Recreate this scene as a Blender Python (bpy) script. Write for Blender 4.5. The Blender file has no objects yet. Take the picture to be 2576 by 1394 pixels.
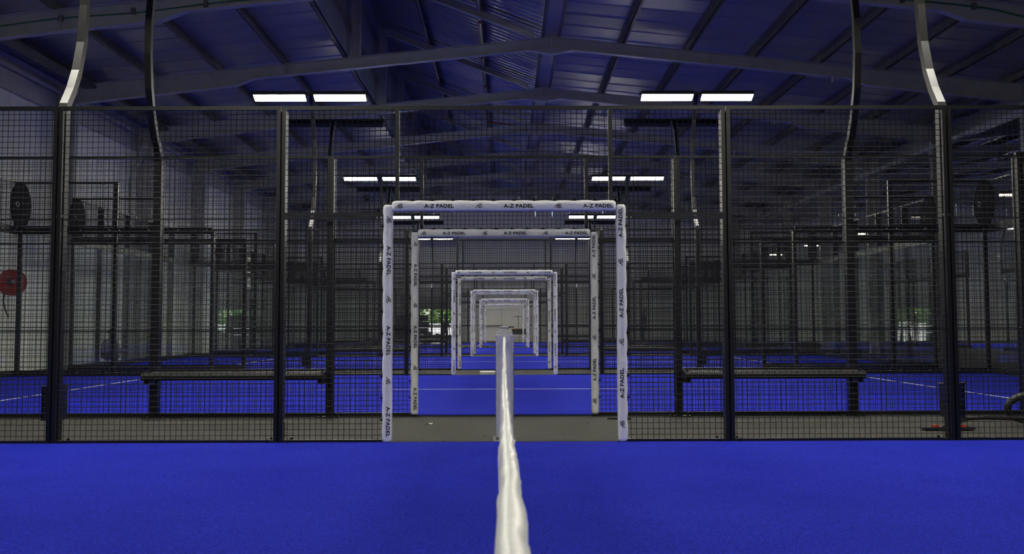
import bpy, bmesh, math, random
from mathutils import Vector, Matrix, noise
random.seed(7)
PI = math.pi
S = bpy.context.scene
C = S.collection

# ------------------------------------------------------------------ camera
F_PX, W_PX, H_PX = 2817.0, 2576.0, 1394.0
CAM_H = 1.058
cd = bpy.data.cameras.new('camera')
cam = bpy.data.objects.new('camera', cd)
C.objects.link(cam)
cd.sensor_fit = 'HORIZONTAL'
cd.sensor_width = 36.0
cd.lens = F_PX / W_PX * 36.0
cd.shift_y = -85.0 / W_PX
cd.clip_start = 0.02
cd.clip_end = 400
cam.matrix_world = (Matrix.Translation((0, 0, CAM_H))
                    @ Matrix.Rotation(-math.atan(20 / F_PX), 4, 'Z')
                    @ Matrix.Rotation(PI / 2 + math.atan(203 / F_PX), 4, 'X')
                    @ Matrix.Rotation(math.radians(-0.16), 4, 'Z'))
cd.dof.use_dof = True
cd.dof.focus_distance = 11.0
cd.dof.aperture_fstop = 14.0
S.camera = cam

# ------------------------------------------------------------------ world, sun, exposure
LAMP = 45.0            # watts of one court floodlight, with a cut-off beam
wd = bpy.data.worlds.new('world')
S.world = wd
wd.use_nodes = True
wn = wd.node_tree.nodes
bg = wn['Background']
sky = wn.new('ShaderNodeTexSky')
sky.sky_type = 'NISHITA'
sky.sun_disc = False
sky.sun_elevation = math.radians(52)
sky.sun_rotation = math.radians(200)
wd.node_tree.links.new(sky.outputs[0], bg.inputs[0])
bg.inputs[1].default_value = 0.8
sd = bpy.data.lights.new('sun', 'SUN')
sd.energy = 15.0
sd.angle = 0.01
sd.color = (1, .96, .9)
sun = bpy.data.objects.new('sun', sd)
C.objects.link(sun)
sun.rotation_euler = (math.radians(35), 0, math.radians(-12))
S.view_settings.view_transform = 'Standard'
S.view_settings.look = 'None'
S.view_settings.gamma = 1
S.view_settings.use_curve_mapping = False
S.view_settings.exposure = 0.0
S.cycles.transparent_max_bounces = 48


# ------------------------------------------------------------------ materials
def mat(name, col, rough=.6, metal=0.0, var=0.0, vscale=6.0, bump=0.0, bscale=40.0, spec=None, col2=None, detail=4):
    m = bpy.data.materials.new(name)
    m.use_nodes = True
    nt = m.node_tree
    p = nt.nodes['Principled BSDF']
    p.inputs['Base Color'].default_value = (*col, 1)
    p.inputs['Roughness'].default_value = rough
    p.inputs['Metallic'].default_value = metal
    if spec is not None:
        p.inputs['Specular IOR Level'].default_value = spec
    if var or bump:
        tc = nt.nodes.new('ShaderNodeTexCoord')
    if var:
        n = nt.nodes.new('ShaderNodeTexNoise')
        n.inputs['Scale'].default_value = vscale
        n.inputs['Detail'].default_value = detail
        nt.links.new(tc.outputs['Object'], n.inputs['Vector'])
        r = nt.nodes.new('ShaderNodeValToRGB')
        r.color_ramp.elements[0].position = .3
        r.color_ramp.elements[1].position = .7
        c2 = col2 or tuple(min(1, c * (1 + var)) for c in col)
        c1 = tuple(c * (1 - var) for c in col)
        r.color_ramp.elements[0].color = (*c1, 1)
        r.color_ramp.elements[1].color = (*c2, 1)
        nt.links.new(n.outputs['Fac'], r.inputs['Fac'])
        nt.links.new(r.outputs['Color'], p.inputs['Base Color'])
    if bump:
        n2 = nt.nodes.new('ShaderNodeTexNoise')
        n2.inputs['Scale'].default_value = bscale
        n2.inputs['Detail'].default_value = 3
        nt.links.new(tc.outputs['Object'], n2.inputs['Vector'])
        b = nt.nodes.new('ShaderNodeBump')
        b.inputs['Strength'].default_value = bump
        b.inputs['Distance'].default_value = .02
        nt.links.new(n2.outputs['Fac'], b.inputs['Height'])
        nt.links.new(b.outputs['Normal'], p.inputs['Normal'])
    return m


def turf_material():
    m = bpy.data.materials.new('blue_turf')
    m.use_nodes = True
    nt = m.node_tree
    p = nt.nodes['Principled BSDF']
    p.inputs['Roughness'].default_value = .85
    p.inputs['Specular IOR Level'].default_value = .04
    tc = nt.nodes.new('ShaderNodeTexCoord')
    fine = nt.nodes.new('ShaderNodeTexNoise')
    fine.inputs['Scale'].default_value = 85
    fine.inputs['Detail'].default_value = 5
    fine.inputs['Roughness'].default_value = .75
    big = nt.nodes.new('ShaderNodeTexNoise')
    big.inputs['Scale'].default_value = .9
    big.inputs['Detail'].default_value = 5
    nt.links.new(tc.outputs['Object'], fine.inputs['Vector'])
    nt.links.new(tc.outputs['Object'], big.inputs['Vector'])
    r = nt.nodes.new('ShaderNodeValToRGB')
    r.color_ramp.elements[0].position = .33
    r.color_ramp.elements[0].color = (.0055, .009, .215, 1)
    r.color_ramp.elements[1].position = .68
    r.color_ramp.elements[1].color = (.034, .050, .71, 1)
    nt.links.new(fine.outputs['Fac'], r.inputs['Fac'])
    r2 = nt.nodes.new('ShaderNodeValToRGB')
    r2.color_ramp.elements[0].position = .3
    r2.color_ramp.elements[0].color = (.86, .86, .9, 1)
    r2.color_ramp.elements[1].position = .7
    r2.color_ramp.elements[1].color = (1.12, 1.1, 1.04, 1)
    nt.links.new(big.outputs['Fac'], r2.inputs['Fac'])
    mx = nt.nodes.new('ShaderNodeMix')
    mx.data_type = 'RGBA'
    mx.blend_type = 'MULTIPLY'
    mx.inputs[0].default_value = 1
    nt.links.new(r.outputs['Color'], mx.inputs[6])
    nt.links.new(r2.outputs['Color'], mx.inputs[7])
    nt.links.new(mx.outputs[2], p.inputs['Base Color'])
    b = nt.nodes.new('ShaderNodeBump')
    b.inputs['Strength'].default_value = .7
    b.inputs['Distance'].default_value = .012
    nt.links.new(fine.outputs['Fac'], b.inputs['Height'])
    nt.links.new(b.outputs['Normal'], p.inputs['Normal'])
    return m


def glass_material():
    m = bpy.data.materials.new('court_glass')
    m.use_nodes = True
    nt = m.node_tree
    for n in list(nt.nodes):
        nt.nodes.remove(n)
    out = nt.nodes.new('ShaderNodeOutputMaterial')
    tr = nt.nodes.new('ShaderNodeBsdfTransparent')
    tr.inputs[0].default_value = (.955, .97, .96, 1)
    gl = nt.nodes.new('ShaderNodeBsdfGlossy')
    gl.inputs['Roughness'].default_value = .0
    gl.inputs[0].default_value = (1, 1, 1, 1)
    fr = nt.nodes.new('ShaderNodeFresnel')
    fr.inputs['IOR'].default_value = 1.5
    mx = nt.nodes.new('ShaderNodeMixShader')
    tc = nt.nodes.new('ShaderNodeTexCoord')
    nz = nt.nodes.new('ShaderNodeTexNoise')
    nz.inputs['Scale'].default_value = 1.1
    nz.inputs['Detail'].default_value = 1
    bp = nt.nodes.new('ShaderNodeBump')
    bp.inputs['Strength'].default_value = .06
    bp.inputs['Distance'].default_value = .05
    nt.links.new(tc.outputs['Object'], nz.inputs['Vector'])
    nt.links.new(nz.outputs['Fac'], bp.inputs['Height'])
    nt.links.new(bp.outputs['Normal'], gl.inputs['Normal'])
    geo = nt.nodes.new('ShaderNodeNewGeometry')
    ior = nt.nodes.new('ShaderNodeMapRange')       # the thin pane keeps the air-to-glass ratio on both faces
    ior.inputs['To Min'].default_value = 1.5
    ior.inputs['To Max'].default_value = 1 / 1.5
    nt.links.new(geo.outputs['Backfacing'], ior.inputs['Value'])
    nt.links.new(ior.outputs[0], fr.inputs['IOR'])
    nt.links.new(fr.outputs[0], mx.inputs[0])
    nt.links.new(tr.outputs[0], mx.inputs[1])
    nt.links.new(gl.outputs[0], mx.inputs[2])
    nt.links.new(mx.outputs[0], out.inputs[0])
    return m


def emit(name, col, s):
    m = bpy.data.materials.new(name)
    m.use_nodes = True
    p = m.node_tree.nodes['Principled BSDF']
    p.inputs['Base Color'].default_value = (*col, 1)
    p.inputs['Emission Color'].default_value = (*col, 1)
    p.inputs['Emission Strength'].default_value = s
    return m


M = dict(
    turf=turf_material(), glass=glass_material(),
    concrete=mat('aisle_concrete', (.033, .032, .025), .85, var=.3, vscale=14, bump=.3, bscale=90, detail=10),
    black=mat('black_powder_coat', (.008, .008, .0075), .36, var=.2, vscale=30, spec=.4),
    wire=mat('black_wire', (.02, .02, .018), .6),
    white=mat('white_vinyl', (.86, .86, .84), .42, var=.05, vscale=9, bump=.4, bscale=22),
    tape=mat('white_net_tape', (.86, .86, .82), .36, var=.05, vscale=20, bump=.2, bscale=30),
    line=mat('white_line', (.75, .75, .75), .8, var=.1, vscale=30),
    bench=mat('bench_black', (.008, .008, .0075), .55, spec=.22, var=.2, vscale=20),
    slot=mat('lit_tone_slot_bar', (.12, .12, .11), .45, metal=.4),  # lighter than the bench black: light along the slots put into the colour
    ink=mat('black_print', (.006, .006, .007), .8, spec=.15),
    steel=mat('grey_painted_steel', (.42, .42, .40), .5, var=.08, vscale=3),
    purlin=mat('galvanised_purlin', (.14, .135, .115), .5, metal=.3, var=.25, vscale=5),
    sheet=mat('roof_sheet', (.30, .30, .30), .36, metal=.25, var=.06, vscale=2),
    shiny=mat('shiny_roof_sheet', (.36, .36, .36), .33, metal=.75, var=.1, vscale=3),
    wall=mat('wall_sheet', (.82, .82, .74), .5, var=.05, vscale=1.5),
    lens=emit('floodlight_lens', (1.0, .97, .84), 78.0),
    smalllamp=emit('column_light', (1.0, .9, .7), 9),
    housing=mat('lamp_housing', (.03, .03, .03), .5),
    galv=mat('bright_bolt', (.6, .6, .6), .3, metal=.9),
    green=mat('green_cable', (.02, .16, .04), .5),
    red=mat('red_paint', (.45, .02, .02), .4),
    redpipe=mat('red_pipe', (.22, .02, .015), .45),
    chrome=mat('pale_pipe', (.6, .56, .46), .25, metal=.8),
    rubber=mat('black_rubber', (.02, .02, .02), .5, bump=.3, bscale=60),
    orange=mat('orange_clip', (.6, .06, .02), .5),
    wood=mat('brown_wood', (.20, .12, .04), .6, var=.2, vscale=8),
    board=mat('white_board', (.66, .66, .62), .6),
    dark=mat('dark_wrapped_goods', (.035, .037, .042), .45, var=.4, vscale=6, bump=.5, bscale=10),
    tarp=mat('dark_tarp', (.022, .022, .02), .4, var=.5, vscale=5),
    shutter=mat('shutter_slat', (.35, .35, .33), .5),
    paving=mat('pale_paving', (.72, .70, .66), .8, var=.1, vscale=1),
    leaf=mat('hedge_leaf', (.11, .22, .03), .6, var=.5, vscale=2),
    bark=mat('bark', (.1, .07, .04), .9),
    skin=mat('skin', (.42, .25, .17), .6),
    hair=mat('dark_hair', (.02, .016, .013), .6),
    gshirt=mat('grey_shirt', (.22, .22, .22), .8),
    bshirt=mat('black_shirt', (.03, .03, .03), .8),
    jeans=mat('blue_jeans', (.06, .08, .14), .8),
    dtrouser=mat('dark_trousers', (.045, .045, .05), .8),
    shoe=mat('pale_shoe', (.6, .6, .6), .6),
    winglass=emit('daylight_pane', (1, .98, .85), 1.3),
    emblem=mat('pale_emblem', (.45, .45, .45), .6),
)


# ------------------------------------------------------------------ mesh helpers
class MB:
    def __init__(s):
        s.v, s.f = [], []

    def add(s, v, f):
        o = len(s.v)
        s.v += [tuple(p) for p in v]
        s.f += [tuple(i + o for i in q) for q in f]
        return s

    def box(s, x0, x1, y0, y1, z0, z1):
        return s.add([(x0, y0, z0), (x1, y0, z0), (x1, y1, z0), (x0, y1, z0),
                      (x0, y0, z1), (x1, y0, z1), (x1, y1, z1), (x0, y1, z1)],
                     [(0, 3, 2, 1), (4, 5, 6, 7), (0, 1, 5, 4), (1, 2, 6, 5), (2, 3, 7, 6), (3, 0, 4, 7)])

    def bar(s, p, q, w, h, up=(0, 0, 1)):
        p, q = Vector(p), Vector(q)
        d = (q - p).normalized()
        u = Vector(up)
        if abs(d.dot(u)) > .98:
            u = Vector((0, 1, 0))
        a = d.cross(u).normalized() * w / 2
        b = a.cross(d).normalized() * h / 2
        vs = [p - a - b, p + a - b, p + a + b, p - a + b, q - a - b, q + a - b, q + a + b, q - a + b]
        return s.add(vs, [(0, 3, 2, 1), (4, 5, 6, 7), (0, 1, 5, 4), (1, 2, 6, 5), (2, 3, 7, 6), (3, 0, 4, 7)])

    def prism(s, poly, a0, a1, axis='y'):
        n = len(poly)
        vs = []
        for a in (a0, a1):
            for (u, w) in poly:
                vs.append({'y': (u, a, w), 'x': (a, u, w), 'z': (u, w, a)}[axis])
        fs = [tuple(range(n)), tuple(range(2 * n - 1, n - 1, -1))]
        for i in range(n):
            j = (i + 1) % n
            fs.append((i, i + n, j + n, j))
        return s.add(vs, fs)

    def tube(s, pts, r, n=8, cap=True, squash=None):
        pts = [Vector(p) for p in pts]
        rs = r if isinstance(r, (list, tuple)) else [r] * len(pts)
        vs, fs = [], []
        ref = Vector((0, 0, 1))
        d0 = (pts[1] - pts[0]).normalized()
        if abs(d0.dot(ref)) > .9:
            ref = Vector((1, 0, 0))
        a = d0.cross(ref).normalized()
        for i, p in enumerate(pts):
            d = (pts[min(i + 1, len(pts) - 1)] - pts[max(i - 1, 0)]).normalized()
            a = (a - d * a.dot(d)).normalized()
            b = d.cross(a)
            for k in range(n):
                t = 2 * PI * (k + .5) / n
                vs.append(p + (a * math.cos(t) + b * math.sin(t)) * rs[i])
        for i in range(len(pts) - 1):
            for k in range(n):
                j = (k + 1) % n
                fs.append((i * n + k, i * n + j, (i + 1) * n + j, (i + 1) * n + k))
        if cap:
            fs.append(tuple(range(n - 1, -1, -1)))
            fs.append(tuple((len(pts) - 1) * n + k for k in range(n)))
        return s.add(vs, fs)

    def lathe(s, prof, c=(0, 0, 0), axis='z', n=24):
        vs, fs = [], []
        for (r, h) in prof:
            for k in range(n):
                t = 2 * PI * k / n
                x, y = r * math.cos(t), r * math.sin(t)
                q = {'z': (x, y, h), 'x': (h, x, y), 'y': (x, h, y)}[axis]
                vs.append((q[0] + c[0], q[1] + c[1], q[2] + c[2]))
        for i in range(len(prof) - 1):
            for k in range(n):
                j = (k + 1) % n
                fs.append((i * n + k, i * n + j, (i + 1) * n + j, (i + 1) * n + k))
        fs.append(tuple(range(n - 1, -1, -1)))
        fs.append(tuple((len(prof) - 1) * n + k for k in range(n)))
        return s.add(vs, fs)

    def mesh(s, m, name='part', smooth=False):
        me = bpy.data.meshes.new(name)
        me.from_pydata(s.v, [], s.f)
        if not isinstance(m, (list, tuple)):
            m = [m]
        for q in m:
            me.materials.append(q if not isinstance(q, str) else M[q])
        bm = bmesh.new()
        bm.from_mesh(me)
        bmesh.ops.recalc_face_normals(bm, faces=bm.faces)
        bm.to_mesh(me)
        bm.free()
        if smooth:
            me.polygons.foreach_set('use_smooth', [True] * len(me.polygons))
        me.update()
        return me


class P:                                    # a part of a template, with its sub-parts
    def __init__(s, name, me, loc=(0, 0, 0), rot=(0, 0, 0), subs=(), label=None, kind=None):
        s.name, s.me, s.loc, s.rot, s.subs, s.label, s.kind = name, me, loc, rot, list(subs), label, kind


def link_part(p, parent):
    o = bpy.data.objects.new(p.name, p.me)
    C.objects.link(o)
    o.parent = parent
    o.location = p.loc
    o.rotation_euler = p.rot
    if p.label:
        o['label'] = p.label
    if p.kind:
        o['kind'] = p.kind
    for q in p.subs:
        link_part(q, o)
    return o


def place(name, parts, label, cat, loc=(0, 0, 0), rz=0.0, group=None, kind=None):
    e = bpy.data.objects.new(name, None)
    C.objects.link(e)
    e.empty_display_size = .1
    e.location = loc
    e.rotation_euler = (0, 0, rz)
    if kind:
        e['kind'] = kind
    if label:
        e['label'] = label
    if cat:
        e['category'] = cat
    if group:
        e['group'] = group
    for p in parts:
        link_part(p, e)
    return e


def single(name, me, label, cat, loc=(0, 0, 0), rz=0.0, group=None, kind=None):
    o = bpy.data.objects.new(name, me)
    C.objects.link(o)
    o.location = loc
    o.rotation_euler = (0, 0, rz)
    if kind:
        o['kind'] = kind
    if label:
        o['label'] = label
    if cat:
        o['category'] = cat
    if group:
        o['group'] = group
    return o


def from_object(o):
    dg = bpy.context.evaluated_depsgraph_get()
    me = bpy.data.meshes.new_from_object(o.evaluated_get(dg))
    return me


ORD = ['first', 'second', 'third', 'fourth', 'fifth', 'sixth', 'seventh', 'eighth', 'ninth', 'tenth', 'eleventh', 'twelfth']
SIDE = {-1: 'hose reel side', 1: 'column lights side'}
COURTS = [0, 13, 26, 39, 52]                  # near edge of each court
PLANES = [10, 13, 23, 26, 36, 39, 49, 52, 62]  # fence rows
ROW = {y: ORD[i] for i, y in enumerate(PLANES)}

# ------------------------------------------------------------------ building shell
XL, XR, XR2 = -11.15, 13.3, 42.0
Y0, Y1 = -8.0, 66.0
RIDGE = 1.19


def T(x):                                      # top of the rafters
    if x <= XR:
        return 8.19 - .1028 * abs(x - RIDGE)
    return 8.19 - .1028 * abs(x - 25.4)


floor = single('floor', MB().box(XL, XR2, Y0, Y1, -.2, 0).mesh('concrete'), 'grey concrete slab under the courts and aisles', None, kind='structure')

# left wall: vertical panels with recessed joints
wl = place('wall_left', [], 'pale vertical sheet wall behind the court glass', None, kind='structure')


def panel_mesh(w, h, t, m='wall'):
    return MB().prism([(0.006, 0), (.03, -t), (w - .03, -t), (w - .006, 0), (w - .006, .03), (.006, .03)], 0, h, 'z').mesh(m)


pm = panel_mesh(1.0, 7.15, .018)
# panels run along y: mesh spans x 0..1, front face towards -y; turned so the front faces +x
for i in range(50):
    link_part(P('wall_panel', pm, (XL, 16 + i, 0), (0, 0, PI / 2)), wl)
link_part(P('wall_sheet', MB().box(XL - .03, XL, Y0, 16, 0, 7.15).mesh('wall')), wl)
link_part(P('backing', MB().box(XL - .08, XL - .035, Y0, Y1, 0, 7.2).mesh('wall')), wl)

# end wall with roller door opening and high windows
we = place('wall_end', [], 'pale sheet end wall with a half raised roller door', None, kind='structure')
DX0, DX1, DZ = -6.0, -3.0, 1.95
seen = {}


def roof_z(x):
    if -3.9 < x < RIDGE:
        return 8.47 + .388 * (RIDGE - x)
    return T(x) + .2


x = XL
while x < XR2 - .01:
    zt = max(roof_z(x), roof_z(x + 1)) + .05
    z0 = DZ if (DX0 - .01 <= x < DX1 - .01) else 0
    if 29.9 < x < 31.5:
        z0 = 4.05
        link_part(P('wall_panel', panel_mesh(1.0, 2.65, .018), (x, Y1, 0)), we)
    key = round(zt - z0, 2)
    if key not in seen:
        seen[key] = panel_mesh(1.0, key, .018)
    link_part(P('wall_panel', seen[key], (x, Y1, z0)), we)
    x += 1.0
bk = MB()
for (a, b, za, zb) in ((XL, DX0, 0, 7.4), (DX0, DX1, DZ, 7.4), (DX1, 30, 0, 7.4), (30, 32, 0, 2.65), (30, 32, 4.05, 7.4), (32, XR2, 0, 7.4), (-3.9, RIDGE, 7.4, 10.5)):
    bk.box(a, b, Y1 + .035, Y1 + .08, za, zb)
link_part(P('backing', bk.mesh('wall')), we)
place('window_1', [P('pane', MB().box(30, 32, Y1 + .01, Y1 + .02, 2.65, 4.05).mesh('winglass')),
                   P('frame', MB().box(30.95, 31.05, Y1 - .03, Y1 + .01, 2.65, 4.05).box(30, 32, Y1 - .03, Y1 + .01, 3.5, 3.56).mesh('black'))],
      'bright daylight window high in the far end wall', None, kind='structure')
wr = single('wall_right', MB().box(XR2, XR2 + .08, Y0, Y1, 0, 7.2).mesh('wall'), 'pale sheet wall of the neighbouring hall', None, kind='structure')
wf = single('wall_front', MB().prism([(XL, 0), (XR2, 0), (XR2, 7.1), (25, 8.3), (13.1, 7.1), (RIDGE, 8.3), (-3.65, 10.2), (-3.65, 7.8), (XL, 7.1)], Y0 - .08, Y0, 'y').mesh('wall'),
            'pale sheet front wall closing the hall', None, kind='structure')

# roof: panels one metre wide along y
ceil = place('ceiling', [], 'dark underside of the sheet roof with raised sawtooth', None, kind='structure')


def roof_strip(x0, z0, x1, z1, w=1.0, m='sheet', ribs=0):
    L = math.hypot(x1 - x0, z1 - z0)
    mb = MB()
    prof = [(0.0, 0), (.03, -.016), (.045, -.016), (.075, 0)]
    if ribs:
        prof = [(0, 0)]
        for k in range(ribs):
            a = w * (k + .5) / ribs
            prof += [(a - .07, 0), (a - .04, -.045), (a + .04, -.045), (a + .07, 0)]
    prof += [(w - .001, 0), (w - .001, .05), (0.001, .05)]
    d = Vector((x1 - x0, 0, z1 - z0)).normalized()
    n = Vector((-d.z, 0, d.x))
    if n.z < 0:
        n = -n
    vs, N = [], len(prof)
    for (px, pz) in ((x0, z0), (x1, z1)):
        for (u, h) in prof:
            q = Vector((px, 0, pz)) + n * h
            vs.append((q.x, u, q.z))
    fs = [tuple(range(N)), tuple(range(2 * N - 1, N - 1, -1))] + [(i, i + N, (i + 1) % N + N, (i + 1) % N) for i in range(N)]
    return mb.add(vs, fs).mesh(m)


P_H = .235
slopes = [(XL - .2, T(XL) + P_H, -3.9, T(-3.9) + P_H, 'sheet', 0),
          (-4.0, 8.47 + .388 * (RIDGE + 4.0), RIDGE - .12, 8.47 + .388 * .12, 'shiny', 3),
          (RIDGE + .12, T(RIDGE + .12) + P_H, XR + .25, 8.19 - .1028 * (XR + .25 - RIDGE) + P_H, 'sheet', 0),
          (XR - .05, 8.19 - .1028 * (25.4 - XR + .05) + P_H, 25.4, T(25.4) + P_H, 'sheet', 0)]
for (x0, z0, x1, z1, m, rb) in slopes:
    me = roof_strip(x0, z0, x1, z1, 1.0, m, rb)
    for i in range(50):
        link_part(P('roof_panel', me, (0, 16 + i, 0)), ceil)
    link_part(P('roof_sheet', roof_strip(x0, z0, x1, z1, 16 - Y0, m, 0), (0, Y0, 0)), ceil)
link_part(P('roof_sheet', roof_strip(25.4, T(25.4) + P_H, XR2, T(XR2) + P_H, Y1 - Y0, 'sheet', 0), (0, Y0, 0)), ceil)
# vertical sheeting of the sawtooth
wc = place('wall_clerestory', [], 'upright sheet face of the sawtooth roof', None, kind='structure')
cp = panel_mesh(1.0, 2.55, .02, 'sheet')
for i in range(50):
    link_part(P('wall_panel', cp, (-3.88, 16 + i, 7.7), (0, 0, PI / 2)), wc)
link_part(P('wall_sheet', MB().box(-3.92, -3.88, Y0, Y1, 7.7, 10.47).mesh('sheet')), wc)
# valley gutter at the foot of the sawtooth and the one between the halls
place('roof_gutter', [P('trough', MB().box(RIDGE - .16, RIDGE + .16, Y0, Y1, 8.21, 8.29).mesh('sheet')),
                      P('edge_angle', MB().box(RIDGE - .23, RIDGE - .17, Y0, Y1, 8.19, 8.42).mesh('purlin')),
                      P('edge_angle', MB().box(RIDGE + .17, RIDGE + .23, Y0, Y1, 8.19, 8.40).mesh('purlin'))],
      'pale gutter trough along the foot of the steep shiny roof', 'gutter')
place('roof_gutter', [P('trough', MB().box(13.4, 13.95, Y0, Y1, 6.6, 6.65).box(13.4, 13.45, Y0, Y1, 6.65, 7.0).box(13.9, 13.95, Y0, Y1, 6.65, 7.0).mesh('sheet')),
                      P('pipe', MB().tube([(12.8, Y0, 6.3), (12.8, Y1, 6.3)], .06).mesh('steel', smooth=True))],
      'wide box gutter above the steel columns between the two halls', 'gutter')


def ibeam(pts, d, fw=.2, ft=.014, wt=.01):
    """I section in the xz plane: pts = top line, d = depth at each point; extruded about y=0"""
    mb = MB()
    top = [(p[0], p[1]) for p in pts]
    bot = [(p[0], p[1] - q) for p, q in zip(pts, d)]
    for i in range(len(pts) - 1):
        mb.prism([top[i], top[i + 1], bot[i + 1], bot[i]], -wt / 2, wt / 2)
        mb.prism([top[i], top[i + 1], (top[i + 1][0], top[i + 1][1] - ft), (top[i][0], top[i][1] - ft)], -fw / 2, fw / 2)
        mb.prism([(bot[i][0], bot[i][1] + ft), (bot[i + 1][0], bot[i + 1][1] + ft), bot[i + 1], bot[i]], -fw / 2, fw / 2)
    return mb


def column(xi, xo, ztop):
    a, b = min(xi, xo), max(xi, xo)
    return MB().box(a, b, -.006, .006, 0, ztop).box(a, a + .016, -.12, .12, 0, ztop).box(b - .016, b, -.12, .12, 0, ztop).box(a - .05, b + .05, -.18, .18, 0, .025)


def half(s):                                    # rafter with haunch, s = -1 hose reel side, +1 other
    e = RIDGE + s * 11.75
    return [(RIDGE, T(RIDGE)), (RIDGE + s * 7.37, T(RIDGE + s * 7.37)), (RIDGE + s * 7.83, T(RIDGE + s * 7.83)), (e, T(e))]


dep = [.29, .29, .42, .46]
nave2 = [(13.32, T(13.32)), (17.4, T(17.4)), (17.9, T(17.9)), (25.4, 8.19), (36, T(36)), (41.9, T(41.9))]
me_col_l = column(-10.56, -11.02, 6.98).mesh('steel')
me_col_r = column(12.90, 13.36, 6.98).mesh('steel')
me_raf_l = ibeam(half(-1), dep).mesh('steel')
me_raf_r = ibeam(half(1), dep).mesh('steel')
me_raf_2 = ibeam(nave2, [.46, .42, .29, .29, .29, .46]).mesh('steel')
me_apex = MB().prism([(RIDGE - .55, T(RIDGE - .55) - .29), (RIDGE, 7.75), (RIDGE + .55, T(RIDGE + .55) - .29), (RIDGE, 7.91)], -.1, .1).box(RIDGE - .012, RIDGE + .012, -.1, .1, 7.79, 8.19).mesh('steel')
me_mpost = MB().box(-3.78, -3.76, -.1, .1, T(-3.65) - .02, 10.04).box(-3.58, -3.56, -.1, .1, T(-3.65) - .02, 9.99).box(-3.76, -3.58, -.006, .006, T(-3.65) - .02, 10.02).mesh('steel')
me_mraf = ibeam([(-3.57, 8.17 + .388 * (RIDGE + 3.57)), (RIDGE - .44, 8.17 + .388 * .44)], [.2, .17], fw=.16).mesh('steel')
STIF = []
for xx in (-5.4, -8.6, 5.1, 8.2):
    STIF.append(P('stiffener', MB().box(xx - .006, xx + .006, -.09, .09, T(xx) - .42 if abs(xx) > 8 else T(xx) - .28, T(xx) - .01).mesh('steel')))
PURL_L = [-10.42, -8.75, -7.1, -5.48, -3.98]
PURL_R = [2.97, 4.61, 6.24, 7.87, 9.48, 11.1, 12.65]
FLY = []
for xx in (-8.75, -5.48, 2.97, 6.24, 9.48, 12.2):
    FLY.append(P('fly_brace', MB().bar((xx, .28, T(xx) + .1), (xx, .02, T(xx) - (.4 if abs(xx - RIDGE) > 8 else .27)), .05, .02).mesh('steel')))
frames_y = [63.5 - 6 * i for i in range(9)]
for i, fy in enumerate(frames_y):
    place('portal_frame', [P('column', me_col_l), P('column', me_col_r), P('rafter', me_raf_l), P('rafter', me_raf_r), P('rafter', me_raf_2),
                           P('apex_plate', me_apex), P('sawtooth_post', me_mpost), P('sawtooth_rafter', me_mraf)] + STIF + FLY,
          'grey steel portal frame, %s counted from the far end wall' % ORD[i], 'roof frame', (0, fy, 0), group='portal frames')


def zpurlin(x, z, h=.2):
    return MB().box(x - .008, x + .008, Y0 + 6, Y1, z, z + h).box(x - .008, x + .07, Y0 + 6, Y1, z, z + .012).box(x - .07, x + .008, Y0 + 6, Y1, z + h - .012, z + h).mesh('purlin')


for i, xx in enumerate(PURL_L):
    single('purlin', zpurlin(xx, T(xx)), 'dark steel purlin under the hose reel side slope, %s up from the eave' % ORD[i], 'purlin', group='roof purlins')
for i, xx in enumerate(PURL_R):
    single('purlin', zpurlin(xx, T(xx)), 'dark steel purlin under the gutter to column slope, %s down from the gutter' % ORD[i], 'purlin', group='roof purlins')
for i, xx in enumerate((-2.3, -.62)):
    z = 8.17 + .388 * (RIDGE - xx)
    single('purlin', zpurlin(xx, z, .2), 'dark purlin under the steep shiny roof, %s from the sawtooth face' % ORD[i], 'purlin', group='roof purlins')
for i in range(6):
    xx = 14.3 + 1.7 * i
    single('purlin', zpurlin(xx, T(xx)), 'dark purlin in the neighbouring hall, %s from the box gutter' % ORD[i], 'purlin', group='roof purlins')
single('eave_tube', MB().tube([(-10.92, Y0, 6.78), (-10.92, Y1, 6.78)], .055, 10).box(-11.1, -11.03, Y0, Y1, 6.3, 6.98).mesh('steel'),
       'pale eave tube along the top of the hose reel wall', 'tube')
# clerestory rails
for i, z in enumerate((8.35, 9.55)):
    single('clerestory_rail', MB().box(-3.86, -3.79, Y0 + 6, Y1, z, z + .16).mesh('purlin'), 'dark rail across the upright sawtooth face, %s one up' % ORD[i], 'rail')
# cables and pipes under the roof
cl = MB()
for k in range(4):
    cl.tube([(-10.34 + .05 * k, Y0, 6.96 + .01 * k), (-10.34 + .05 * k, Y1, 6.96 + .01 * k)], .014, 6)
place('cable_tray', [P('tray', MB().box(-10.4, -10.1, Y0, Y1, 6.9, 6.915).box(-10.4, -10.39, Y0, Y1, 6.915, 6.97).box(-10.11, -10.1, Y0, Y1, 6.915, 6.97).mesh('purlin')),
                     P('cables', cl.mesh('green'), kind='stuff')], 'cable tray with green cables along the eave above the hose reel wall', 'cable tray')
fy = frames_y[7]
pts = [(xx, fy - .07, T(xx) - .2 + .02 * math.sin(xx * 2)) for xx in [-10.3 + .4 * k for k in range(27)]]
place('green_cable', [P('cable', MB().tube(pts, .013, 6).mesh('green', smooth=True))] +
      [P('clip', MB().box(xx - .04, xx + .04, fy - .085, fy - .01, T(xx) - .24, T(xx) - .12).mesh('purlin')) for xx in (-10, -8.6, -7.2, -5.8, -4.4, -3, -1.6)],
      'green cable clipped along a rafter web on the hose reel side', 'cable')
pts = [(xx, fy - .07, T(xx) - .14 - (.14 / (1 + math.exp(-(xx - 9.9) * 5)))) for xx in [4 + .3 * k for k in range(30)]]
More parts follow.
